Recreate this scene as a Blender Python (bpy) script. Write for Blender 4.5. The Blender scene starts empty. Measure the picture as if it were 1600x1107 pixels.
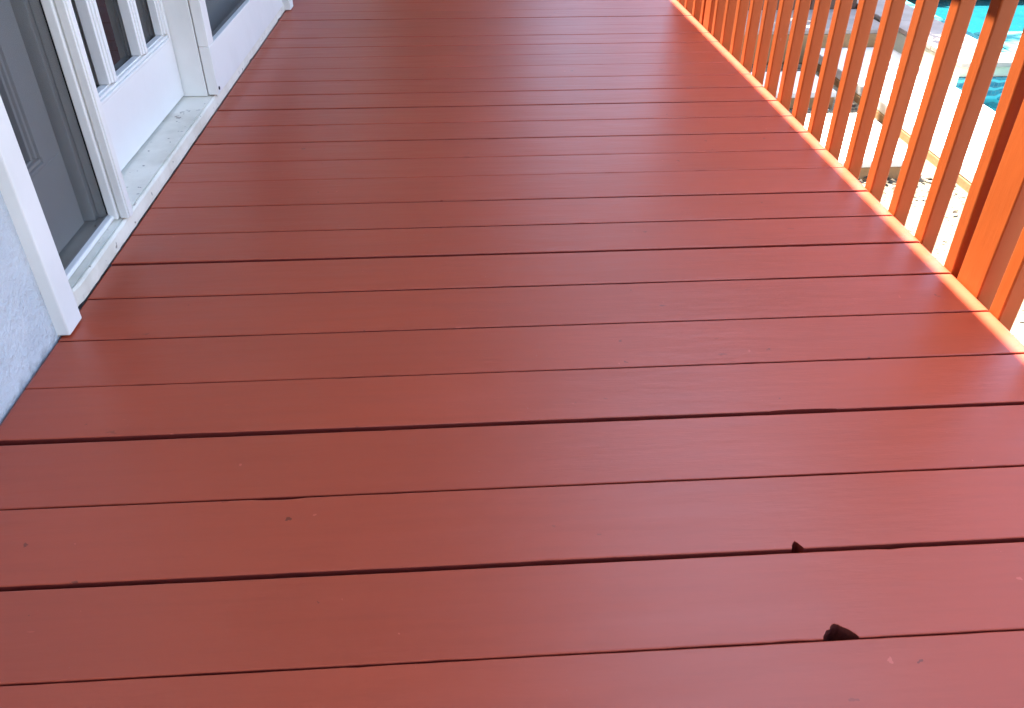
import bpy, bmesh, math, random
from mathutils import Vector, Matrix, noise

S = bpy.context.scene
COL = S.collection
RND = random.Random(7)

# ------------------------------------------------------------------ camera
cd = bpy.data.cameras.new("camera")
cam = bpy.data.objects.new("camera", cd)
COL.objects.link(cam)
cd.sensor_fit = 'HORIZONTAL'
cd.sensor_width = 36.0
cd.lens = 28.473
cd.clip_start = 0.02
cd.clip_end = 3000
_f = Vector((0.05286287, 0.81118895, -0.5823899))
_r = Vector((0.99800119, -0.06313988, 0.00264226))
_d = Vector((-0.03462866, -0.58136549, -0.8129053))
m = Matrix.Identity(4)
for i in range(3):
    m[i][0] = _r[i]; m[i][1] = -_d[i]; m[i][2] = -_f[i]; m[i][3] = (0, 0, 0.9)[i]
cam.matrix_world = m
S.camera = cam

# ------------------------------------------------------------------ light
SUNV = Vector((-0.20, 0.35, 0.94)).normalized()          # towards the sun
W = bpy.data.worlds.new("World")
S.world = W
W.use_nodes = True
wn = W.node_tree.nodes
wn.clear()
wo = wn.new('ShaderNodeOutputWorld'); wb = wn.new('ShaderNodeBackground'); ws = wn.new('ShaderNodeTexSky')
ws.sky_type = 'NISHITA'
ws.sun_disc = False
ws.sun_elevation = math.asin(SUNV.z)
ws.sun_rotation = math.atan2(SUNV.x, SUNV.y) % (2 * math.pi)
ws.air_density = 1.0
ws.dust_density = 1.4
ws.ozone_density = 1.0
wb.inputs['Strength'].default_value = 0.12
W.node_tree.links.new(ws.outputs[0], wb.inputs[0])
W.node_tree.links.new(wb.outputs[0], wo.inputs[0])

sl = bpy.data.lights.new("sun", 'SUN')
sl.energy = 5.0
sl.angle = math.radians(0.53)
sl.color = (1.0, 0.95, 0.87)
so = bpy.data.objects.new("sun", sl)
COL.objects.link(so)
so.location = SUNV * 30
so.rotation_euler = (-SUNV).to_track_quat('-Z', 'Y').to_euler()

S.view_settings.view_transform = 'Standard'
S.view_settings.look = 'None'
S.view_settings.gamma = 1.0
S.view_settings.use_curve_mapping = False
S.view_settings.exposure = 3.28
S.cycles.max_bounces = 10
S.cycles.diffuse_bounces = 5
S.cycles.caustics_reflective = False
S.cycles.caustics_refractive = False
S.cycles.use_denoising = True

# ------------------------------------------------------------------ materials
class NT:
    def __init__(self, name):
        self.m = bpy.data.materials.new(name)
        self.m.use_nodes = True
        self.t = self.m.node_tree
        self.t.nodes.clear()
        self.out = self.t.nodes.new('ShaderNodeOutputMaterial')
    def n(self, kind, **kw):
        x = self.t.nodes.new(kind)
        for k, v in kw.items():
            if k in x.inputs: x.inputs[k].default_value = v
            else: setattr(x, k, v)
        return x
    def l(self, a, b): self.t.links.new(a, b)
    def principled(self, base=(.5, .5, .5), rough=.5, spec=.5):
        p = self.n('ShaderNodeBsdfPrincipled')
        p.inputs['Base Color'].default_value = (*base, 1)
        p.inputs['Roughness'].default_value = rough
        p.inputs['Specular IOR Level'].default_value = spec
        self.l(p.outputs[0], self.out.inputs[0])
        return p
    def coord(self, scale=(1, 1, 1), kind='Object', rnd=False):
        tc = self.n('ShaderNodeTexCoord'); mp = self.n('ShaderNodeMapping')
        mp.inputs['Scale'].default_value = scale
        self.l(tc.outputs[kind], mp.inputs['Vector'])
        if rnd:
            oi = self.n('ShaderNodeObjectInfo')
            mu = self.n('ShaderNodeMath', operation='MULTIPLY'); mu.inputs[1].default_value = 57.0
            self.l(oi.outputs['Random'], mu.inputs[0])
            self.l(mu.outputs[0], mp.inputs['Location'])
        return mp.outputs[0]
    def noise(self, co, scale, detail=3, rough=.5):
        x = self.n('ShaderNodeTexNoise')
        x.inputs['Scale'].default_value = scale; x.inputs['Detail'].default_value = detail
        x.inputs['Roughness'].default_value = rough
        self.l(co, x.inputs['Vector'])
        return x.outputs['Fac']
    def ramp(self, v, stops):
        r = self.n('ShaderNodeValToRGB')
        e = r.color_ramp.elements
        while len(e) < len(stops): e.new(.5)
        for el, (p, c) in zip(e, stops):
            el.position = p
            el.color = (*c, 1) if len(c) == 3 else c
        self.l(v, r.inputs[0])
        return r.outputs[0]
    def mix(self, fac, a, b):
        x = self.n('ShaderNodeMix', data_type='RGBA')
        for sock, v in ((x.inputs[0], fac), (x.inputs[6], a), (x.inputs[7], b)):
            if hasattr(v, 'is_output'): self.l(v, sock)
            elif isinstance(v, (int, float)): sock.default_value = v
            else: sock.default_value = (*v, 1)
        return x.outputs[2]
    def bump(self, h, strength, dist, prev=None):
        b = self.n('ShaderNodeBump')
        b.inputs['Strength'].default_value = strength; b.inputs['Distance'].default_value = dist
        self.l(h, b.inputs['Height'])
        if prev is not None: self.l(prev, b.inputs['Normal'])
        return b.outputs[0]

M = {}
def mat_paint(name, base, rough, rlo, rhi, grain, chips=True, spec=.5, dents=False):
    k = NT(name)
    p = k.principled(base, rough, spec)
    co = k.coord((1, 1, 1), rnd=True)
    cs = k.coord(grain, rnd=True)
    big = k.noise(co, 2.3, 3)
    c = k.mix(k.ramp(big, [(.35, (0, 0, 0)), (.7, (1, 1, 1))]), base, tuple(v * 1.1 for v in base))
    streak = k.noise(cs, 1.0, 4, .6)
    c = k.mix(k.ramp(streak, [(.45, (0, 0, 0)), (.8, (.35, .35, .35))]), c, tuple(v * .8 for v in base))
    if chips:
        sp = k.noise(co, 46, 2, .4)
        c = k.mix(k.ramp(sp, [(.80, (0, 0, 0)), (.84, (.6, .6, .6))]), c, (.05, .015, .012))
        sp2 = k.noise(k.coord((1.7, 1.3, 1), rnd=True), 61, 2, .4)
        c = k.mix(k.ramp(sp2, [(.795, (0, 0, 0)), (.83, (.5, .5, .5))]), c, (.40, .17, .12))
    if chips:
        for sc, th, col in (((4, 42, 1), .80, tuple(v * .45 for v in base)), ((9, 60, 1), .81, tuple(min(1, v * 1.5 + .03) for v in base))):
            sc_ = k.noise(k.coord(sc, rnd=True), 2.2, 2, .4)
            c = k.mix(k.ramp(sc_, [(th, (0, 0, 0)), (th + .02, (.6, .6, .6))]), c, col)
    if dents:
        wob = k.n('ShaderNodeTexNoise'); wob.inputs['Scale'].default_value = 90; k.l(co, wob.inputs['Vector'])
        for sc, rad, keep, col, fc in (((1, 1, 1), .032, .91, tuple(v * .32 for v in base), .75), ((.45, 1.3, 1), .036, .91, tuple(v * .5 for v in base), .6),
                                       ((1.1, .9, 1), .022, .88, tuple(min(1, v * 1.5 + .05) for v in base), .6)):
            mxv = k.n('ShaderNodeMix', data_type='VECTOR'); mxv.inputs[0].default_value = .018
            k.l(k.coord(sc, rnd=True), mxv.inputs[4]); k.l(wob.outputs['Color'], mxv.inputs[5])
            vo = k.n('ShaderNodeTexVoronoi', feature='F1', voronoi_dimensions='2D'); vo.inputs['Scale'].default_value = 11
            k.l(mxv.outputs[1], vo.inputs['Vector'])
            sep = k.n('ShaderNodeSeparateColor'); k.l(vo.outputs['Color'], sep.inputs[0])
            gt = k.n('ShaderNodeMath', operation='GREATER_THAN'); gt.inputs[1].default_value = keep; k.l(sep.outputs[0], gt.inputs[0])
            rd = k.n('ShaderNodeMath', operation='MULTIPLY_ADD'); rd.inputs[1].default_value = rad; rd.inputs[2].default_value = rad * .35
            k.l(sep.outputs[1], rd.inputs[0])
            lt = k.n('ShaderNodeMath', operation='LESS_THAN'); k.l(vo.outputs['Distance'], lt.inputs[0]); k.l(rd.outputs[0], lt.inputs[1])
            mm_ = k.n('ShaderNodeMath', operation='MULTIPLY'); k.l(gt.outputs[0], mm_.inputs[0]); k.l(lt.outputs[0], mm_.inputs[1])
            ff = k.n('ShaderNodeMath', operation='MULTIPLY'); ff.inputs[1].default_value = fc; k.l(mm_.outputs[0], ff.inputs[0])
            c = k.mix(ff.outputs[0], c, col)
    k.l(c, p.inputs['Base Color'])
    rr = k.n('ShaderNodeMapRange'); rr.inputs[3].default_value = rlo; rr.inputs[4].default_value = rhi
    k.l(k.noise(cs, .6, 3), rr.inputs[0])
    k.l(rr.outputs[0], p.inputs['Roughness'])
    b = k.bump(streak, .12, .0012)
    b = k.bump(k.noise(k.coord((2, 9, 2), rnd=True), 2.0, 4, .55), .5, .004, b)
    b = k.bump(k.noise(co, 160, 2), .12, .0006, b)
    k.l(b, p.inputs['Normal'])
    return k.m

RED = (.345, .051, .0205)
M['deck'] = mat_paint('red_deck_paint', RED, .38, .36, .46, (5, 70, 5), True, .5, True)
M['rail'] = mat_paint('red_rail_paint', (.265, .050, .0045), .6, .55, .7, (60, 60, 4), True, .3)

def mat_white(name, base, rough, dirt, dirtcol, thr):
    k = NT(name)
    p = k.principled(base, rough)
    co = k.coord(rnd=True)
    n1 = k.noise(co, 5, 5, .6)
    c = k.mix(k.ramp(n1, [(.45, (0, 0, 0)), (.8, (dirt,) * 3)]), base, dirtcol)
    n2 = k.noise(co, 38, 4, .6)
    c = k.mix(k.ramp(n2, [(thr, (0, 0, 0)), (thr + .03, (.8, .8, .8))]), c, (.16, .12, .09))
    k.l(c, p.inputs['Base Color'])
    k.l(k.bump(k.noise(co, 60, 3), .2, .0015), p.inputs['Normal'])
    return k.m
M['white'] = mat_white('white_trim_paint', (.74, .71, .66), .42, .40, (.56, .53, .47), .78)
M['sill'] = mat_white('weathered_sill_paint', (.76, .71, .60), .5, .9, (.46, .41, .31), .65)
M['door'] = mat_white('white_door_paint', (.74, .71, .67), .36, .25, (.60, .58, .52), .80)

k = NT('stucco')
p = k.principled((.60, .63, .65), .85, .2)
co = k.coord(kind='Object')
n1 = k.noise(co, 9, 5, .6)
c = k.mix(k.ramp(n1, [(.35, (0, 0, 0)), (.75, (1, 1, 1))]), (.47, .49, .50), (.57, .58, .585))
# splash dirt low on the wall
tc = k.n('ShaderNodeTexCoord'); sx = k.n('ShaderNodeSeparateXYZ'); k.l(tc.outputs['Object'], sx.inputs[0])
ad = k.n('ShaderNodeMath', operation='MULTIPLY_ADD'); ad.inputs[1].default_value = .09
k.l(k.noise(co, 26, 4, .6), ad.inputs[0]); k.l(sx.outputs[2], ad.inputs[2])
c = k.mix(k.ramp(ad.outputs[0], [(.036, (.7,) * 3), (.060, (0, 0, 0))]), c, (.20, .19, .19))
k.l(c, p.inputs['Base Color'])
b = k.bump(k.noise(co, 75, 5, .6), .75, .009)
b = k.bump(k.noise(co, 260, 3), .5, .003, b)
k.l(b, p.inputs['Normal'])
M['stucco'] = k.m

def mat_plain(name, a, b, scale, rough=.8, bump=.3, bscale=80, bdist=.002, spec=.3):
    k = NT(name)
    p = k.principled(a, rough, spec)
    co = k.coord(rnd=True)
    k.l(k.mix(k.ramp(k.noise(co, scale, 5, .6), [(.3, (0, 0, 0)), (.72, (1, 1, 1))]), a, b), p.inputs['Base Color'])
    k.l(k.bump(k.noise(co, bscale, 4, .6), bump, bdist), p.inputs['Normal'])
    return k.m
M['ceiling'] = mat_plain('ceiling_paint', (.17, .115, .075), (.21, .145, .095), 3)
M['brownwall'] = mat_plain('brown_block', (.10, .05, .032), (.16, .08, .05), 7, .9, .6, 30, .006)
M['interior'] = mat_plain('interior_brown', (.16, .10, .065), (.22, .14, .09), 4)
M['concrete'] = mat_plain('pale_concrete', (.58, .545, .47), (.66, .62, .54), 3, .85)
M['edging_slab_shade'] = mat_plain('tan_edging_slab_shade', (.25, .135, .055), (.31, .18, .08), 14, .85, .5, 40, .004)  # tan of edging and risers; on slab sides it paints shaded concrete
M['stone'] = mat_plain('beige_coping', (.27, .21, .17), (.36, .29, .24), 6, .7)
M['wallstone'] = mat_plain('spa_wall', (.36, .34, .25), (.44, .42, .31), 9, .6)
M['soil'] = mat_plain('soil', (.10, .08, .05), (.22, .18, .12), 16, .95, .8, 60, .012)
M['yard'] = mat_plain('yard_ground', (.16, .14, .08), (.24, .21, .13), .8, .95)
M['pebble'] = mat_plain('pebble', (.10, .085, .06), (.46, .41, .31), 30, .8)
M['leafdry'] = mat_plain('dry_leaf', (.018, .013, .008), (.05, .032, .015), 30, .8)
M['under'] = mat_plain('raw_joist', (.10, .07, .05), (.16, .11, .08), 8, .9)
M['leaf'] = mat_plain('green_leaf', (.045, .085, .02), (.07, .12, .03), 5, .55)
M['bark'] = mat_plain('bark', (.11, .085, .06), (.17, .13, .10), 18, .9, .8, 30, .01)
M['side_shade'] = mat_plain('plank_side_shade', (.16, .016, .010), (.22, .026, .015), 12, .85, .4, 60, .002)  # joint shade put into the plank sides as dark maroon
M['notch_shade'] = mat_plain('notch_wood_shade', (.085, .010, .009), (.16, .030, .020), 60, .9, .6, 200, .003)  # raw notch wood, coloured dark so the hole looks shaded
M['dark'] = mat_plain('dark_hole', (.015, .012, .012), (.02, .018, .016), 9)

k = NT('pool_plaster')
p = k.principled((.02, .2, .24), .6)
vor = k.n('ShaderNodeTexVoronoi', feature='DISTANCE_TO_EDGE'); vor.inputs['Scale'].default_value = 5
k.l(k.coord((1, 1, 1)), vor.inputs['Vector'])
k.l(k.mix(k.noise(k.coord(), 3, 3), (.012, .17, .21), (.05, .27, .30)), p.inputs['Base Color'])
M['plaster'] = k.m
M['spafloor'] = mat_plain('spa_floor', (.002, .075, .095), (.004, .10, .12), 4, .6)
M['bench'] = mat_plain('spa_bench', (.22, .40, .40), (.30, .46, .45), 5, .6)

k = NT('water_surface')
gl = k.n('ShaderNodeBsdfGlossy'); gl.inputs['Roughness'].default_value = .02
tr = k.n('ShaderNodeBsdfTransparent'); tr.inputs[0].default_value = (.62, .95, .97, 1)
fr = k.n('ShaderNodeFresnel'); fr.inputs['IOR'].default_value = 1.33
mx = k.n('ShaderNodeMixShader')
b = k.bump(k.noise(k.coord((1, 1, 1)), 7, 2), .3, .02)
k.l(b, gl.inputs['Normal']); k.l(b, fr.inputs['Normal'])
k.l(fr.outputs[0], mx.inputs[0]); k.l(tr.outputs[0], mx.inputs[1]); k.l(gl.outputs[0], mx.inputs[2])
k.l(mx.outputs[0], k.out.inputs[0])
M['water'] = k.m

k = NT('window_glass')
gl = k.n('ShaderNodeBsdfGlossy'); gl.inputs['Roughness'].default_value = .01
tr = k.n('ShaderNodeBsdfTransparent'); tr.inputs[0].default_value = (.86, .88, .87, 1)
fr = k.n('ShaderNodeFresnel'); fr.inputs['IOR'].default_value = 1.5
mx = k.n('ShaderNodeMixShader')
k.l(fr.outputs[0], mx.inputs[0]); k.l(tr.outputs[0], mx.inputs[1]); k.l(gl.outputs[0], mx.inputs[2])
k.l(mx.outputs[0], k.out.inputs[0])
M['glass'] = k.m

k = NT('insect_screen')
df = k.n('ShaderNodeBsdfDiffuse'); df.inputs[0].default_value = (.035, .036, .038, 1)
tr = k.n('ShaderNodeBsdfTransparent')
mx = k.n('ShaderNodeMixShader'); mx.inputs[0].default_value = .36
k.l(tr.outputs[0], mx.inputs[1]); k.l(df.outputs[0], mx.inputs[2])
k.l(mx.outputs[0], k.out.inputs[0])
M['screen'] = k.m

def mat_mosaic():
    k = NT('blue_mosaic')
    p = k.principled((.05, .25, .4), .25)
    br = k.n('ShaderNodeTexBrick'); br.inputs['Scale'].default_value = 1
    br.inputs['Color1'].default_value = (.012, .075, .12, 1); br.inputs['Color2'].default_value = (.02, .16, .19, 1)
    br.inputs['Mortar'].default_value = (.10, .16, .17, 1)
    br.inputs['Mortar Size'].default_value = .0015; br.inputs['Brick Width'].default_value = .024; br.inputs['Row Height'].default_value = .024
    mp = k.n('ShaderNodeMapping'); mp.inputs['Rotation'].default_value = (math.radians(90), 0, 0)
    tc = k.n('ShaderNodeTexCoord'); k.l(tc.outputs['Object'], mp.inputs[0]); k.l(mp.outputs[0], br.inputs[0])
    wv = k.n('ShaderNodeTexWave', wave_type='RINGS'); wv.inputs['Scale'].default_value = 7; wv.inputs['Distortion'].default_value = 5
    k.l(tc.outputs['Object'], wv.inputs[0])
    k.l(k.mix(k.ramp(wv.outputs['Fac'], [(.72, (0, 0, 0)), (.85, (.8, .8, .8))]), br.outputs[0], (.10, .42, .40)), p.inputs['Base Color'])
    return k.m
M['mosaic'] = mat_mosaic()

# ------------------------------------------------------------------ helpers
def obj(name, bm, mat, parent=None, smooth=False, up=False):
    me = bpy.data.meshes.new(name)
    bmesh.ops.recalc_face_normals(bm, faces=bm.faces)
    bm.normal_update()
    if up: bmesh.ops.reverse_faces(bm, faces=[f for f in bm.faces if f.normal.z < 0])
    bm.to_mesh(me); bm.free()
    for mm in (mat if isinstance(mat, (list, tuple)) else [mat]): me.materials.append(mm)
    if smooth:
        for f in me.polygons: f.use_smooth = True
    o = bpy.data.objects.new(name, me)
    COL.objects.link(o)
    if parent: o.parent = parent
    return o
def empty(name, loc=(0, 0, 0)):
    o = bpy.data.objects.new(name, None); COL.objects.link(o)
    o.empty_display_size = .1
    o.location = loc
    return o
def tag(o, label=None, cat=None, group=None, kind=None):
    if label: o['label'] = label
    if cat: o['category'] = cat
    if group: o['group'] = group
    if kind: o['kind'] = kind
    return o
def box(bm, x0, x1, y0, y1, z0, z1, bev=0.0, seg=2):
    r = bmesh.ops.create_cube(bm, size=1)
    vs = r['verts']
    for v in vs:
        v.co = Vector((x0 if v.co.x < 0 else x1, y0 if v.co.y < 0 else y1, z0 if v.co.z < 0 else z1))
    if bev:
        es = {e for v in vs for e in v.link_edges}
        bmesh.ops.bevel(bm, geom=list(es), offset=bev, segments=seg, profile=.5, affect='EDGES')
def boxo(name, x0, x1, y0, y1, z0, z1, mat, parent=None, bev=0.0):
    """a box object whose origin lies at its own centre"""
    cx, cy, cz = (x0 + x1) / 2, (y0 + y1) / 2, (z0 + z1) / 2
    bm = bmesh.new()
    box(bm, x0 - cx, x1 - cx, y0 - cy, y1 - cy, z0 - cz, z1 - cz, bev)
    o = obj(name, bm, mat, parent)
    o.location = (cx, cy, cz)
    return o

# ------------------------------------------------------------------ deck
XL, XR = -0.7990, 1.0810
deck = tag(empty('deck'), 'dark red painted timber porch deck', None, None, 'structure')
# joints between planks: (y at the middle of the joint, width on the left, width on the right)
known = [(.603, .0022, .0026), (.750, .0085, .0075), (.899, .0036, .0055), (1.053, .0135, .0085), (1.198, .0022, .0052),
         (1.349, .0036, .0046), (1.505, .0040, .0052), (1.653, .0080, .0066), (1.796, .0036, .0066), (1.944, .0012, .0052),
         (2.100, .0008, .0028), (2.238, .0012, .0022), (2.381, .0046, .0056), (2.526, .0006, .0020), (2.678, .0066, .0060),
         (2.827, .0026, .0028), (2.977, .0036, .0026), (3.127, .0030, .0020), (3.274, .0030, .0026), (3.422, .0006, .0006),
         (3.567, .0040, .0030), (3.720, .0008, .0010), (3.872, .0036, .0034), (4.020, .0010, .0010), (4.190, .0026, .0026)]
known = [(y, l * (1.5 if y > 1.9 else 1) + (.0011 if y > 1.9 else 0), q * (1.45 if y > 1.9 else 1) + (.0009 if y > 1.9 else 0)) for y, l, q in known]
joints = [(.603 - .1497 * i, .004, .004) for i in range(26, 0, -1)] + known
while joints[-1][0] < 7.6: joints.append((joints[-1][0] + .1497, .003, .003))

def jag(seed, x, a=.0007):
    v = a * (noise.noise(Vector((x * 5, seed * 3.1, 0))) + .6 * noise.noise(Vector((x * 34, seed * 1.7, 4))))
    c = noise.noise(Vector((x * 16, seed * 2.3, 8)))
    return v + (max(0, c - .42) * .006)
# notches: joint y -> list of (side, x profile [(x, depth)], zfloor)
HOLE = [(.4405, 0), (.4420, .0045), (.4450, .0075), (.4480, .0118), (.4505, .0128), (.4540, .0140), (.4565, .0178), (.4590, .0205), (.4615, .0219), (.4640, .0214), (.4665, .0206),
        (.4690, .0180), (.4730, .0155), (.4785, .0120), (.4830, .0070), (.4865, .0020), (.4880, 0)]
CHIP = [(.4520, 0), (.4535, .005), (.4565, .0105), (.4600, .0135), (.4625, .0110), (.4660, .0055), (.4690, 0)]
NICK = [(-.062, 0), (-.0595, .0022), (-.0575, .0030), (-.0555, .0015), (-.053, 0)]
SLIV = [(.52, 0), (.55, .0016), (.60, .0020), (.64, 0)]
def notch(kind, x):
    for (a, da), (b, db) in zip(kind, kind[1:]):
        if a <= x <= b: return da + (db - da) * (x - a) / (b - a)
    return 0.0
near_notch = {.603: HOLE, .750: CHIP, 1.944: NICK, 1.053: SLIV}
far_notch = {1.796: NICK}
def plank(j0, j1, idx):
    y0, l0, r0 = j0; y1, l1, r1 = j1
    cx, cy = (XL + XR) / 2, (y0 + y1) / 2
    xs = [XL, XL + .002, XL + .005]
    n = 110
    xs += [XL + .005 + (XR - .022 - XL) * i / n for i in range(1, n + 1)]
    xs += [XR - .010, XR - .006, XR - .003, XR - .001, XR]
    nn, fn = near_notch.get(y0), far_notch.get(y1)
    for q in (nn, fn):
        if q: xs += [q[0][0] + (q[-1][0] - q[0][0]) * u / 36 for u in range(37)]
    xs = sorted(set(round(x, 5) for x in xs))
    sway0 = [RND.uniform(-.0008, .0008) for _ in range(2)]
    bm = bmesh.new()
    rows = []; deep = []
    tilt = RND.uniform(-.0006, .0006); lift = RND.uniform(-.0006, .0004)
    for x in xs:
        t = (x - XL) / (XR - XL)
        g0 = l0 + (r0 - l0) * t; g1 = l1 + (r1 - l1) * t
        a = y0 + g0 / 2 + jag(idx * 2.0, x); b = y1 - g1 / 2 - jag(idx * 2.0 + 1, x)
        d0 = notch(nn, x) if nn else 0
        if d0 > .002: d0 += .0011 * noise.noise(Vector((x * 420, 3, idx)))
        d1 = notch(fn, x) if fn else 0
        ea = XR - x
        dz = -.0075 * (1 - math.sqrt(max(0, 1 - ((.010 - ea) / .010) ** 2))) if ea < .010 else 0
        el = x - XL
        if el < .005: dz -= (.005 - el) * .4
        za, zb = lift - tilt + dz, lift + tilt + dz
        e0 = .0020 if d0 == 0 else .0008
        e1 = .0020 if d1 == 0 else .0008
        prof = [(a + d0 * .92, -.036), (a + d0, za - .012), (a + d0, za - e0), (a + d0 + e0 * .3, za - e0 * .3), (a + d0 + e0, za),
                (b - d1 - e1, zb), (b - d1 - e1 * .3, zb - e1 * .3), (b - d1, zb - e1), (b - d1, -.036)]
        rows.append([bm.verts.new((x - cx, yy - cy, zz)) for yy, zz in prof])
        deep.append(d0 > .001 and nn is HOLE)
    for q, (r0_, r1_) in enumerate(zip(rows, rows[1:])):
        for i in range(len(r0_)):
            kx = (i + 1) % len(r0_)
            fc = bm.faces.new((r0_[i], r0_[kx], r1_[kx], r1_[i]))
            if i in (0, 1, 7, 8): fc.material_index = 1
            if i in (0, 1) and (deep[q] or deep[q + 1]): fc.material_index = 2
    bm.faces.new(rows[0]); bm.faces.new(list(reversed(rows[-1])))
    o = obj('plank', bm, [M['deck'], M['side_shade'], M['notch_shade']], deck)
    o.location = (cx, cy, 0)
    return o
for i, (a, b) in enumerate(zip(joints, joints[1:])): plank(a, b, i)
YD0, YD1 = joints[0][0], joints[-1][0]
for i in range(5):
    x = XL + .06 + i * .42
    boxo('joist', x, x + .038, YD0, YD1, -.226, -.0375, M['under'], deck)
boxo('rim_joist', 1.036, 1.074, YD0, YD1, -.226, -.0375, M['rail'], deck)
# wooden supports under the rim
for y in (-.4, 1.45, 3.66, 5.9):
    boxo('deck_footing', .90, .99, y - .045, y + .045, -.75, -.2265, M['under'], deck)

# ------------------------------------------------------------------ railing
rail = tag(empty('deck_railing', (1.10, 2.5, 0)), 'orange red painted baluster railing along the open edge of the deck', 'railing')
def rchild(name, x0, x1, y0, y1, z0, z1, bev, lean=0):
    o = boxo(name, x0 - 1.10, x1 - 1.10, y0 - 2.5, y1 - 2.5, z0, z1, M['rail'], rail, bev)
    return o
B0 = 1.0845
proto = None
def baluster(yfar):
    global proto
    if proto is None:
        proto = rchild('baluster', B0, B0 + .0375, yfar - .0375, yfar, -.19, .873, .0035)
        o = proto
    else:
        o = proto.copy(); COL.objects.link(o); o.parent = rail
    o.location = (B0 + .01875 - 1.10 + RND.uniform(-.0008, .0012), yfar - .01875 - 2.5 + RND.uniform(-.002, .002), (.873 - .19) / 2)
    o.rotation_euler = (RND.uniform(-.004, .004), RND.uniform(-.002, .002), RND.uniform(-.025, .025))
for kx in range(15): baluster(1.551 + .1445 * kx)
proto.rotation_euler = (-.028, 0, .01); proto.location.y = 1.551 - .01875 - 2.5 + .0095
for kx in range(9): baluster(1.361 - .144 * kx)
for kx in range(4): baluster(3.768 + .144 * kx)
for y in (-1.0, 1.4065, 3.622, 4.225): rchild('post', B0, B0 + .089, y, y + .086, -.62, .873, .003)
rchild('handrail', 1.0045, 1.1445, -1.2, 4.36, .870, .908, .004)

# ------------------------------------------------------------------ house
house = tag(empty('house', (-.80, 2.7, 0)), 'pale stucco house wall with white glazed doors opening on the deck', 'house')
hx, hy = -.80, 2.7
def hp(name, x0, x1, y0, y1, z0, z1, mat, bev=0.0, parent=None, off=(hx, hy, 0)):
    return boxo(name, x0 - off[0], x1 - off[0], y0 - off[1], y1 - off[1], z0 - off[2], z1 - off[2], mat, parent or house, bev)
# stucco with a slightly wavy surface and foot
def stucco(y0, y1, z0, z1, nm='stucco_wall'):
    bm = bmesh.new()
    ny = max(2, int((y1 - y0) / .05)); nz = max(2, int((z1 - z0) / .08))
    g = []
    for i in range(ny + 1):
        row = []
        for j in range(nz + 1):
            y = y0 + (y1 - y0) * i / ny; z = z0 + (z1 - z0) * j / nz
            w = .0022 * noise.noise(Vector((y * 6, z * 6, 2))) + .001 * noise.noise(Vector((y * 25, z * 25, 7)))
            row.append(bm.verts.new((-.803 + w - hx, y - hy, z)))
        g.append(row)
    for i in range(ny):
        for j in range(nz): bm.faces.new((g[i][j], g[i + 1][j], g[i + 1][j + 1], g[i][j + 1]))
    bk = [[bm.verts.new((-.98 - hx, yy - hy, zz)) for zz in (z0, z1)] for yy in (y0, y1)]
    bm.faces.new((bk[0][0], bk[0][1], bk[1][1], bk[1][0]))
    bm.faces.new([r[0] for r in g] + [bk[1][0], bk[0][0]])
    bm.faces.new([r[-1] for r in g] + [bk[1][1], bk[0][1]])
    bm.faces.new(g[0] + [bk[0][1], bk[0][0]])
    bm.faces.new(g[-1] + [bk[1][1], bk[1][0]])
    return obj(nm, bm, M['stucco'], house, smooth=False)
YO0, YO1 = 1.368, 4.125
stucco(-3.0, YO0, -.02, 2.36)
hp('stucco_wall', -.98, -.803, -9.0, -3.001, -.75, 2.36, M['stucco'])
stucco(YO1, 9.0, -.02, 2.36)
stucco(YO0, YO1, 2.12, 2.36)
hp('stucco_wall', -.98, -.803, -3.0, 9.0, -.75, -.045, M['stucco'])
hp('porch_roof', -1.4, .515, -9.2, 9.2, 2.362, 2.50, M['ceiling'])
hp('door_casing', -.86, -.7775, 1.362, 1.4255, .003, 2.12, M['white'], .003)
hp('door_casing', -.86, -.772, 4.05, 4.13, .003, 2.12, M['white'], .003)
hp('door_casing', -.90, -.785, 1.4257, 4.0498, 2.05, 2.12, M['white'], .003)
# sill with a chipped uneven nose
def sill():
    y0, y1 = 1.426, 4.049
    bm = bmesh.new(); rows = []
    n = 150
    for i in range(n + 1):
        y = y0 + (y1 - y0) * i / n
        w = .0016 * noise.noise(Vector((y * 30, 1, 0))) + .001 * noise.noise(Vector((y * 90, 5, 0)))
        if noise.noise(Vector((y * 14, 9, 3))) > .38: w -= .003
        prof = [(-1.0, .001), (-.8005 + w, .001), (-.7995 + w, .012), (-.800 + w, .034), (-.8035 + w * .6, .0395), (-.8065, .0402), (-.8072, .036), (-.8095, .036), (-.8102, .0402), (-1.0, .0415)]
        rows.append([bm.verts.new((a - hx, y - hy, z)) for a, z in prof])
    for a, b in zip(rows, rows[1:]):
        for q in range(len(a)):
            r = (q + 1) % len(a)
            bm.faces.new((a[q], a[r], b[r], b[q]))
    bm.faces.new(rows[0]); bm.faces.new(rows[-1])
    return obj('door_sill', bm, M['sill'], house)
sill()
# post between the two left bays: stepped section
def door_post():
    bm = bmesh.new()
    box(bm, -.865 - hx, -.790 - hx, 1.806 - hy, 1.827 - hy, .042, 2.05, .002)
    box(bm, -.836 - hx, -.815 - hx, 1.793 - hy, 1.8055 - hy, .042, 2.05, .003)
    box(bm, -.812 - hx, -.7935 - hx, 1.800 - hy, 1.8057 - hy, .042, 2.05, .002)
    return obj('door_post', bm, M['white'], house)
door_post()
hp('door_post', -.96, -.866, 1.790, 1.868, .042, 2.05, M['white'], .002)
# mullion right of the middle door (cream side seen from the camera)
hp('door_mullion', -.96, -.8225, 2.697, 2.752, .042, 2.05, M['white'], .0015)

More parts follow.
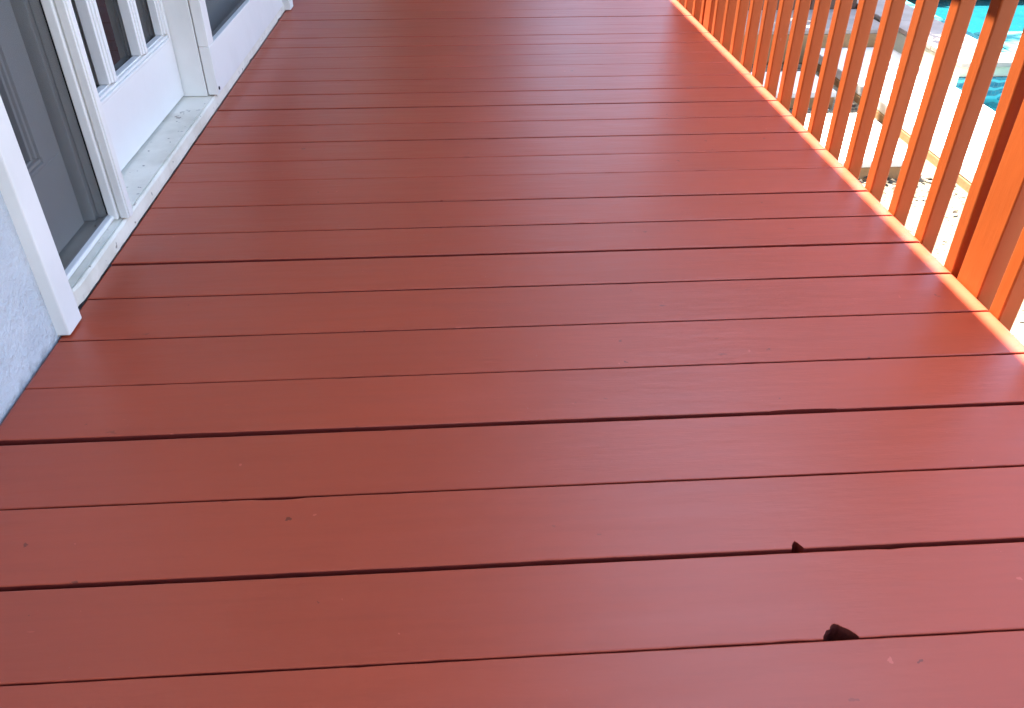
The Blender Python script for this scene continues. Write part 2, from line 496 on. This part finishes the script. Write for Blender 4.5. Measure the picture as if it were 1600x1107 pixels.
def french_door(y0, y1, lites, label=None, first=False, xf=-.895):
    """door leaf with a flush kick panel and a grid of lites; parts are sub-parts of the leaf"""
    bm = bmesh.new()
    X0 = xf - .040
    zt = 2.04; zb = .245
    off = (xf, (y0 + y1) / 2, .045)
    def bx(*a, bev=.0015):
        box(bm, a[0] - off[0], a[1] - off[0], a[2] - off[1], a[3] - off[1], a[4] - off[2], a[5] - off[2], bev)
    la, lb = lites[0][0], lites[-1][1]
    bx(X0, xf, y0, y1, .0485, zb - .022)                       # kick panel / bottom rail
    bx(X0, xf, y0, la - .028, zb - .0215, zt)                 # stiles
    bx(X0, xf, lb + .028, y1, zb - .0215, zt)
    bx(X0, xf, la - .0275, lb + .0275, 1.93, zt)
    d = obj('french_door', bm, M['door'], house)
    d.location = (off[0] - hx, off[1] - hy, off[2])
    if label: d['label'] = label
    zs = [zb, .62, .95, 1.28, 1.61, 1.925]
    # stepped moulding round the lite field
    for (a0, a1, c0, c1) in ((la - .0275, lb + .0275, zb - .021, zb - .001),):
        bm = bmesh.new()
        box(bm, X0 + .008 - off[0], xf + .002 - off[0], a0 - off[1], a1 - off[1], c0 - off[2], c0 + .008 - off[2], .0018)
        box(bm, X0 + .008 - off[0], xf - .004 - off[0], a0 - off[1], a1 - off[1], c0 + .0082 - off[2], c0 + .0155 - off[2], .0018)
        box(bm, X0 + .008 - off[0], xf - .012 - off[0], a0 - off[1], a1 - off[1], c0 + .0157 - off[2], c1 - off[2], .0015)
        obj('lite_moulding', bm, M['door'], d)
    for side in (0, 1):
        bm = bmesh.new()
        s = 1 if side == 0 else -1
        e = la - .0278 if side == 0 else lb + .0278
        for wa, wb, dx in ((0, .0095, .0018), (.0098, .0185, -.004), (.0188, .0275, -.010)):
            p0, p1 = sorted((e + s * wa, e + s * wb))
            box(bm, X0 + .008 - off[0], xf + dx - off[0], p0 - off[1], p1 - off[1], zb - off[2], 1.929 - off[2], .001)
        obj('lite_moulding', bm, M['door'], d)
    for (_, a), (b, _) in zip(lites, lites[1:]):
        bm = bmesh.new()
        w = b - a; c = (a + b) / 2
        for p0, p1, dx in ((a, a + w * .18, -.006), (a + w * .185, a + w * .36, -.002), (a + w * .365, a + w * .635, .002),
                           (a + w * .64, a + w * .815, -.002), (a + w * .82, b, -.006)):
            box(bm, X0 + .006 - off[0], xf + dx - off[0], p0 - off[1], p1 - off[1], zb - off[2], 1.929 - off[2], .0016)
        obj('muntin', bm, M['door'], d)
    for zc in zs[1:-1]:
        for a, b in lites:
            bm = bmesh.new()
            box(bm, X0 + .006 - off[0], xf - .004 - off[0], a - off[1], b - off[1], zc - .02 - off[2], zc + .02 - off[2], .003)
            obj('muntin', bm, M['door'], d)
    for a, b in lites:
        for z0, z1 in zip(zs, zs[1:]):
            bm = bmesh.new()
            box(bm, X0 + .003 - off[0], X0 + .007 - off[0], a - .006 - off[1], b + .006 - off[1], z0 - .003 - off[2], z1 - .012 - off[2])
            obj('glass_pane', bm, M['glass'], d)
    return d
french_door(1.10, 1.768, [(1.20, 1.38), (1.44, 1.656)], 'white glazed door seen grey through the insect screen at the near end', xf=-.882)
french_door(1.872, 2.6925, [(1.958, 2.165), (2.223, 2.430), (2.488, 2.650)], 'open bay white door with flush kick panel and brown glass')
french_door(2.80, 3.98, [(2.91, 3.15), (3.22, 3.46), (3.53, 3.87)], 'white glazed door behind the far insect screen')
# screens
def screen(y0, y1, x, wst, zb, zt, mesh_x, lab):
    e = empty('screen_door'); e.parent = house; e['label'] = lab
    e.location = (x - hx, (y0 + y1) / 2 - hy, .042)
    off = (x, (y0 + y1) / 2, .042)
    bm = bmesh.new()
    def bx(*a):
        box(bm, a[0] - off[0], a[1] - off[0], a[2] - off[1], a[3] - off[1], a[4] - off[2], a[5] - off[2], .002)
    bx(x - .033, x, y0, y1, .0445, zb)
    bx(x - .033, x, y0, y0 + wst, zb + .0003, zt - .06)
    bx(x - .033, x, y1 - wst, y1, zb + .0003, zt - .06)
    bx(x - .033, x, y0, y1, zt - .0597, zt)
    obj('screen_frame', bm, M['white'], e)
    bm = bmesh.new()
    box(bm, mesh_x - .0004 - off[0], mesh_x + .0004 - off[0], y0 + wst * .5 - off[1], y1 - wst * .5 - off[1], zb - .01 - off[2], zt - .05 - off[2])
    obj('screen_mesh', bm, M['screen'], e)
    return e
sd = screen(2.7005, 3.955, -.7865, .062, .196, 2.045, -.803, 'wide white screen door with dark mesh and deep bottom rail')
bm = bmesh.new()
bmesh.ops.create_cone(bm, cap_ends=True, segments=14, radius1=.0055, radius2=.0055, depth=.003, matrix=Matrix.Rotation(math.radians(90), 4, 'Y'))
o = obj('frame_hole', bm, M['dark'], sd); o.location = (.001, 2.716 - 3.32775, .020)
# fixed screen of the near bay, set back from the sill nose
e = empty('screen_panel'); e.parent = house; e.location = (-.838 - hx, 1.62 - hy, .042)
e['label'] = 'narrow dark insect screen between the near casing and the first post'
bm = bmesh.new()
box(bm, -.0004, .0004, 1.40 - 1.62, 1.8045 - 1.62, .004, 2.0)
obj('screen_mesh', bm, M['screen'], e)
bm = bmesh.new()
box(bm, -.006, .014, 1.4260 - 1.62, 1.8055 - 1.62, .0003, .011, .003)
obj('screen_track', bm, M['white'], e)
bm = bmesh.new()
box(bm, -.003, .0035, 1.799 - 1.62, 1.8058 - 1.62, .0112, 2.0)
obj('screen_gasket', bm, M['dark'], e)
# room behind the doors
hp('interior_wall', -4.0, -3.9, -1.0, 7.0, 0, 2.36, M['interior'])
hp('interior_wall', -3.9, -.981, -1.0, -.9, 0, 2.36, M['interior'])
hp('interior_wall', -3.9, -.981, 6.9, 7.0, 0, 2.36, M['interior'])
hp('interior_floor', -4.0, -.981, -1.0, 7.0, -.08, -.004, M['interior'])
hp('interior_ceiling', -4.0, -.985, -1.0, 7.0, 2.364, 2.40, M['interior'])
hp('house_roof', -4.2, -1.402, -9.2, 9.2, 2.405, 2.6, M['ceiling'])

# ------------------------------------------------------------------ yard
bm = bmesh.new()
R_ = 400
vs = [bm.verts.new(v) for v in ((-R_, -R_, -1.9), (R_, -R_, -1.9), (R_, R_, -1.9), (-R_, R_, -1.9))]
bm.faces.new(vs)
tag(obj('ground', bm, M['yard']), 'open yard ground beyond the pool', None, None, 'structure')
# raised yard around pool cut as blocks so the basin stays open
yard = tag(empty('yard_terrain'), 'earth bank carrying deck and pool', None, None, 'structure')
PX0, PX1, PY0, SPY0, SPY1 = 2.92, 7.2, -4.5, 4.62, 8.6
for a in ((-40, PX0 - .02, -40, 40), (PX1 + .02, 40, -40, 40), (PX0 - .02, PX1 + .02, -40, PY0 - .02), (PX0 - .02, PX1 + .02, SPY1 + .02, 40)):
    boxo('earth', a[0], a[1], a[2], a[3], -1.88, -.705 if a[1] < 3 else -.64, M['soil' if a[1] < 3 else 'yard'], yard)
# pool surround slabs
walk = tag(empty('pool_walk'), 'pale concrete slabs between gravel bed and pool', None, None, 'structure')
WX0 = 2.38
yj = [-4.5, -2.6, -.8, 1.0, 2.7, 4.225, 5.512]
for a, b in zip(yj, yj[1:]):
    boxo('slab', WX0, PX0 + .012, a + .003, b - .003, -.660, -.600, M['concrete'], walk, .006)
for y in [-4.5 + .62 * i for i in range(17)]:
    boxo('edging_block', WX0 - .0005, WX0 + .10, y + .003, min(y + .617, 5.51), -.735, -.6605, M['edging_slab_shade'], walk, .006)
boxo('slab', PX1 - .012, PX1 + 1.6, -4.5, 8.6, -.66, -.60, M['concrete'], walk, .006)
boxo('slab', PX0 + .013, PX1 - .013, PY0 - 1.2, PY0 + .02, -.66, -.60, M['concrete'], walk, .006)
# pool basin
bm = bmesh.new()
def inner(bm, x0, x1, y0, y1, z0, z1):
    v = [bm.verts.new(c) for c in ((x0, y0, z0), (x1, y0, z0), (x1, y1, z0), (x0, y1, z0), (x0, y0, z1), (x1, y0, z1), (x1, y1, z1), (x0, y1, z1))]
    for q in ((0, 1, 2, 3), (0, 4, 5, 1), (1, 5, 6, 2), (2, 6, 7, 3), (3, 7, 4, 0)): bm.faces.new([v[i] for i in q])
inner(bm, PX0, PX1, PY0, SPY0 + .02, -1.75, -.662)
tag(obj('pool_basin', bm, M['plaster']), 'turquoise plastered pool basin', None, None, 'structure')
bm = bmesh.new()
bmesh.ops.create_grid(bm, x_segments=60, y_segments=120, size=.5)
for v in bm.verts:
    v.co = Vector((PX0 + .001 + (v.co.x + .5) * (PX1 - PX0 - .002), PY0 + .001 + (v.co.y + .5) * (SPY0 - PY0 - .002), -.668))
tag(obj('pool_water', bm, M['water'], smooth=True, up=True), 'turquoise pool water beyond the railing', None, None, 'structure')
# raised spa
spa = tag(empty('raised_spa', (PX0, SPY0, -.6)), 'raised beige stone spa surround above the turquoise pool', 'spa')
def sp(name, x0, x1, y0, y1, z0, z1, mat, bev=0.0):
    return boxo(name, x0 - PX0, x1 - PX0, y0 - SPY0, y1 - SPY0, z0 + .6, z1 + .6, mat, spa, bev)
ZC = -.455
sp('tile_band', 2.925, PX1, 4.632, 4.66, -.80, -.545, M['mosaic'])
sp('front_wall', 2.925, PX1, 4.645, 4.80, -.5445, ZC - .0305, M['wallstone'], .003)
sp('side_wall', 2.9185, 2.9245, 4.634, 4.80, -.5985, ZC - .0305, M['wallstone'])
sp('side_wall', PX0 + .001, 3.24, 4.801, SPY1, -.70, ZC - .0305, M['wallstone'], .003)
for a, b in ((4.622, 5.0), (5.0, 5.62), (5.62, 6.25), (6.25, 6.9), (6.9, 7.6)):
    sp('coping_stone', PX0 - .005, 3.268, a + .002, b - .002, ZC - .03, ZC, M['stone'], .005)
for i in range(6):
    a = 3.268 + i * .65
    sp('coping_stone', a + .002, a + .648, 4.622, 4.82, ZC - .03, ZC, M['stone'], .005)
bm = bmesh.new()
inner(bm, 3.241 - PX0, PX1 - PX0, 4.801 - SPY0, SPY1 - SPY0, -1.0 + .6, ZC - .031 + .6)
obj('spa_shell', bm, M['spafloor'], spa)
sp('spa_bench', 3.2415, 3.74, 4.8015, SPY1 - .01, -.99, ZC - .16, M['bench'], .03)
sp('spa_bench', 3.742, PX1 - .01, 4.8015, 5.95, -.99, ZC - .16, M['bench'], .03)
bm = bmesh.new()
bmesh.ops.create_grid(bm, x_segments=60, y_segments=60, size=.5)
for v in bm.verts:
    v.co = Vector((3.242 + (v.co.x + .5) * (PX1 - 3.244), 4.802 + (v.co.y + .5) * (SPY1 - 4.804), ZC - .022))
tag(obj('spa_water', bm, M['water'], smooth=True, up=True), 'bright cyan water inside the raised spa', None, None, 'structure')
# low stone step that closes the walk
step = tag(empty('stone_step', (2.6, 5.51, -.6)), 'low brown stone step across the walk beside the spa', 'step')
for x0, x1 in ((1.9, 2.42), (2.424, 2.905)):
    boxo('riser_stone', x0 - 2.6, x1 - 2.6, 5.515 - 5.51, 5.60 - 5.51, -.104, .085, M['edging_slab_shade'], step, .006)
    for y0, y1 in ((5.517, 5.80), (5.804, 6.085)):
        boxo('tread_stone', x0 - 2.6, x1 - 2.6, y0 - 5.51, y1 - 5.51, .0855, .115, M['stone'], step, .006)
    pass
# brown block wall that ends the bed
bw = tag(empty('retaining_wall', (2.0, 6.09, -.7)), 'dark brown block wall closing the gravel bed at the far end', 'wall')
for j in range(4):
    xx = 1.16 - (.2 if j % 2 else 0)
    while xx < 2.88:
        x1 = min(xx + .395, 2.9); x0 = max(xx, 1.16)
        boxo('block', x0 - 2.0, x1 - 2.0, RND.uniform(-.004, .004), .2, j * .2, j * .2 + .196, M['brownwall'], bw, .008)
        xx += .4
# stepping pads in the bed
def pad(x0, x1, y0, y1, label):
    bm = bmesh.new()
    cx, cy = (x0 + x1) / 2, (y0 + y1) / 2
    box(bm, x0 - cx, x1 - cx, y0 - cy, y1 - cy, 0, .035, .006)
    o = obj('stepping_slab', bm, M['concrete']); o.location = (cx, cy, -.6400)
    tag(o, label, 'paving slab', 'stepping slabs beside the deck')
    bm = bmesh.new()
    box(bm, x0 - cx + .006, x1 - cx - .006, y0 - cy + .004, y1 - cy - .004, -.09, -.0005, .004)
    e = obj('slab_side_shade', bm, M['edging_slab_shade'], o)  # concrete sides coloured tan for shade and orange bounce light
pad(1.22, 2.225, 3.58, 4.25, 'pale concrete slab with shade-tinted tan front edge in the gravel, nearer to the thick post')
pad(1.22, 2.20, 4.61, 5.02, 'pale concrete slab with shade-tinted tan front edge in the gravel, beside the far post')
# gravel bed
bm = bmesh.new()
def pebble(bm, x, y, z, s):
    r = bmesh.ops.create_icosphere(bm, subdivisions=1, radius=1)
    q = Matrix.Rotation(RND.uniform(0, 6.28), 3, 'Z')
    sx, sy, sz = s * RND.uniform(.8, 1.3), s * RND.uniform(.7, 1.0), s * RND.uniform(.4, .7)
    for v in r['verts']:
        c = Vector((v.co.x * sx, v.co.y * sy, v.co.z * sz)) * RND.uniform(.85, 1.12)
        v.co = q @ c + Vector((x, y, z))
for _ in range(2600):
    pebble(bm, RND.uniform(1.18, WX0 - .02), RND.uniform(.8, 5.5), -.703, RND.choice((.005, .006, .007, .009, .012)))
tag(obj('gravel', bm, M['pebble']), 'pale gravel and pebbles in the bed below the railing', 'gravel', None, 'stuff')
bm = bmesh.new()
for _ in range(420):
    x, y = RND.uniform(1.3, WX0 - .03), RND.uniform(1.2, 5.4)
    if RND.random() < .5:
        y = RND.choice((3.53, 4.56, 5.15, 5.3, 5.45)) + RND.gauss(0, .03)
    on = (3.58 < y < 4.25 or 4.61 < y < 5.02)
    if on: continue
    a = RND.uniform(0, 6.28); L = RND.uniform(.012, .035); w = L * RND.uniform(.25, .5)
    q = Matrix.Rotation(a, 3, 'Z') @ Matrix.Rotation(RND.uniform(-.5, .5), 3, 'X')
    pts = [q @ Vector(c) for c in ((-L, 0, 0), (0, -w, .004), (L, 0, .003), (0, w, .006))]
    bm.faces.new([bm.verts.new(c + Vector((x, y, -.690))) for c in pts])
tag(obj('fallen_leaves', bm, M['leafdry']), 'small dark dry leaves lying in the gravel bed', 'leaves', None, 'stuff')

# ------------------------------------------------------------------ garden tree that dapples the spa surround
def tree(x, y, z0, h, cr, n, label, seed):
    rg = random.Random(seed)
    e = tag(empty('garden_tree', (x, y, z0)), label, 'tree')
    bm = bmesh.new()
    def limb(p0, p1, r0, r1):
        d = (p1 - p0); L = d.length
        mt = Matrix.Translation((p0 + p1) / 2) @ d.to_track_quat('Z', 'Y').to_matrix().to_4x4()
        bmesh.ops.create_cone(bm, cap_ends=True, segments=9, radius1=r0, radius2=r1, depth=L, matrix=mt)
    pts = [Vector((0, 0, 0)), Vector((.04, .02, h * .3)), Vector((-.03, .05, h * .62)), Vector((.02, 0, h * .9))]
    for i, (a, b) in enumerate(zip(pts, pts[1:])): limb(a, b, .10 - .025 * i, .075 - .025 * i)
    ends = []
    for i in range(24):
        a = rg.uniform(0, 6.28); s = pts[1].lerp(pts[3], rg.uniform(.3, 1))
        t = Vector((math.cos(a) * cr * rg.uniform(.4, .95), math.sin(a) * cr * rg.uniform(.4, .95), h * rg.uniform(.7, 1.15)))
        limb(s, t, .03, .01); ends.append(t)
    obj('trunk', bm, M['bark'], e)
    bm = bmesh.new()
    for _ in range(n):
        c = rg.choice(ends) + Vector((rg.gauss(0, .22), rg.gauss(0, .22), rg.gauss(0, .2))) * cr
        L = rg.uniform(.04, .085); w = L * .45
        q = Matrix.Rotation(rg.uniform(0, 6.28), 3, 'Z') @ Matrix.Rotation(rg.uniform(-1, 1), 3, 'X') @ Matrix.Rotation(rg.uniform(-.7, .7), 3, 'Y')
        bm.faces.new([bm.verts.new(c + q @ Vector(v)) for v in ((-L, 0, 0), (0, -w, -.01), (L, 0, 0), (0, w, .01))])
    obj('crown', bm, M['leaf'], e)
tree(1.4, 7.5, -.7, 4.4, 1.15, 13000, 'small leafy garden tree shading the spa edge beside the walk', 3)

# unseen hedges added past deck and spa to block bright sky reflections
def hedge(x0, x1, y0, y1, z0, z1, n, label, seed):
    rg = random.Random(seed)
    e = tag(empty('added_hedge', ((x0 + x1) / 2, (y0 + y1) / 2, z0)), label, 'hedge')
    ox, oy, oz = e.location
    bm = bmesh.new()
    nx, nz = 40, 16
    for side, yy in ((-1, y0), (1, y1)):
        g = [[bm.verts.new((x0 + (x1 - x0) * i / nx - ox, yy + side * (-.22 + .3 * noise.noise(Vector((i * .45, j * .5, seed + side)))) - oy,
              (z1 - z0) * j / nz - (.35 + .3 * noise.noise(Vector((i * .6, 3, seed))) if j == nz else 0))) for j in range(nz + 1)] for i in range(nx + 1)]
        for i in range(nx):
            for j in range(nz): bm.faces.new((g[i][j], g[i + 1][j], g[i + 1][j + 1], g[i][j + 1]))
    obj('branch_mass', bm, M['bark'], e)
    bm = bmesh.new()
    for _ in range(n):
        c = Vector((rg.uniform(x0, x1) - ox, (rg.gauss(y0, .14) if rg.random() < .8 else rg.uniform(y0, y1)) - oy, (z1 - z0) * rg.uniform(0, 1) + rg.gauss(0, .1)))
        L = rg.uniform(.06, .13); w = L * .45
        q = Matrix.Rotation(rg.uniform(0, 6.28), 3, 'Z') @ Matrix.Rotation(rg.uniform(-1, 1), 3, 'X') @ Matrix.Rotation(rg.uniform(-1, 1), 3, 'Y')
        bm.faces.new([bm.verts.new(c + q @ Vector(v)) for v in ((-L, 0, 0), (0, -w, -.01), (L, 0, 0), (0, w, .01))])
    obj('foliage', bm, M['leaf'], e)
hedge(-4, .9, 10.2, 11.4, -.7, 3.6, 7000, 'unseen tall hedge added to cut sky reflections beyond the far end of the deck', 5)
hedge(.95, 3.35, 10.5, 11.5, -.7, 1.75, 2500, 'unseen low hedge added to cut low sky reflections between the two tall hedges', 6)
hedge(3.4, 13, 10.6, 11.8, -.66, 3.9, 11000, 'unseen tall hedge added to darken water reflections past the raised spa', 9)
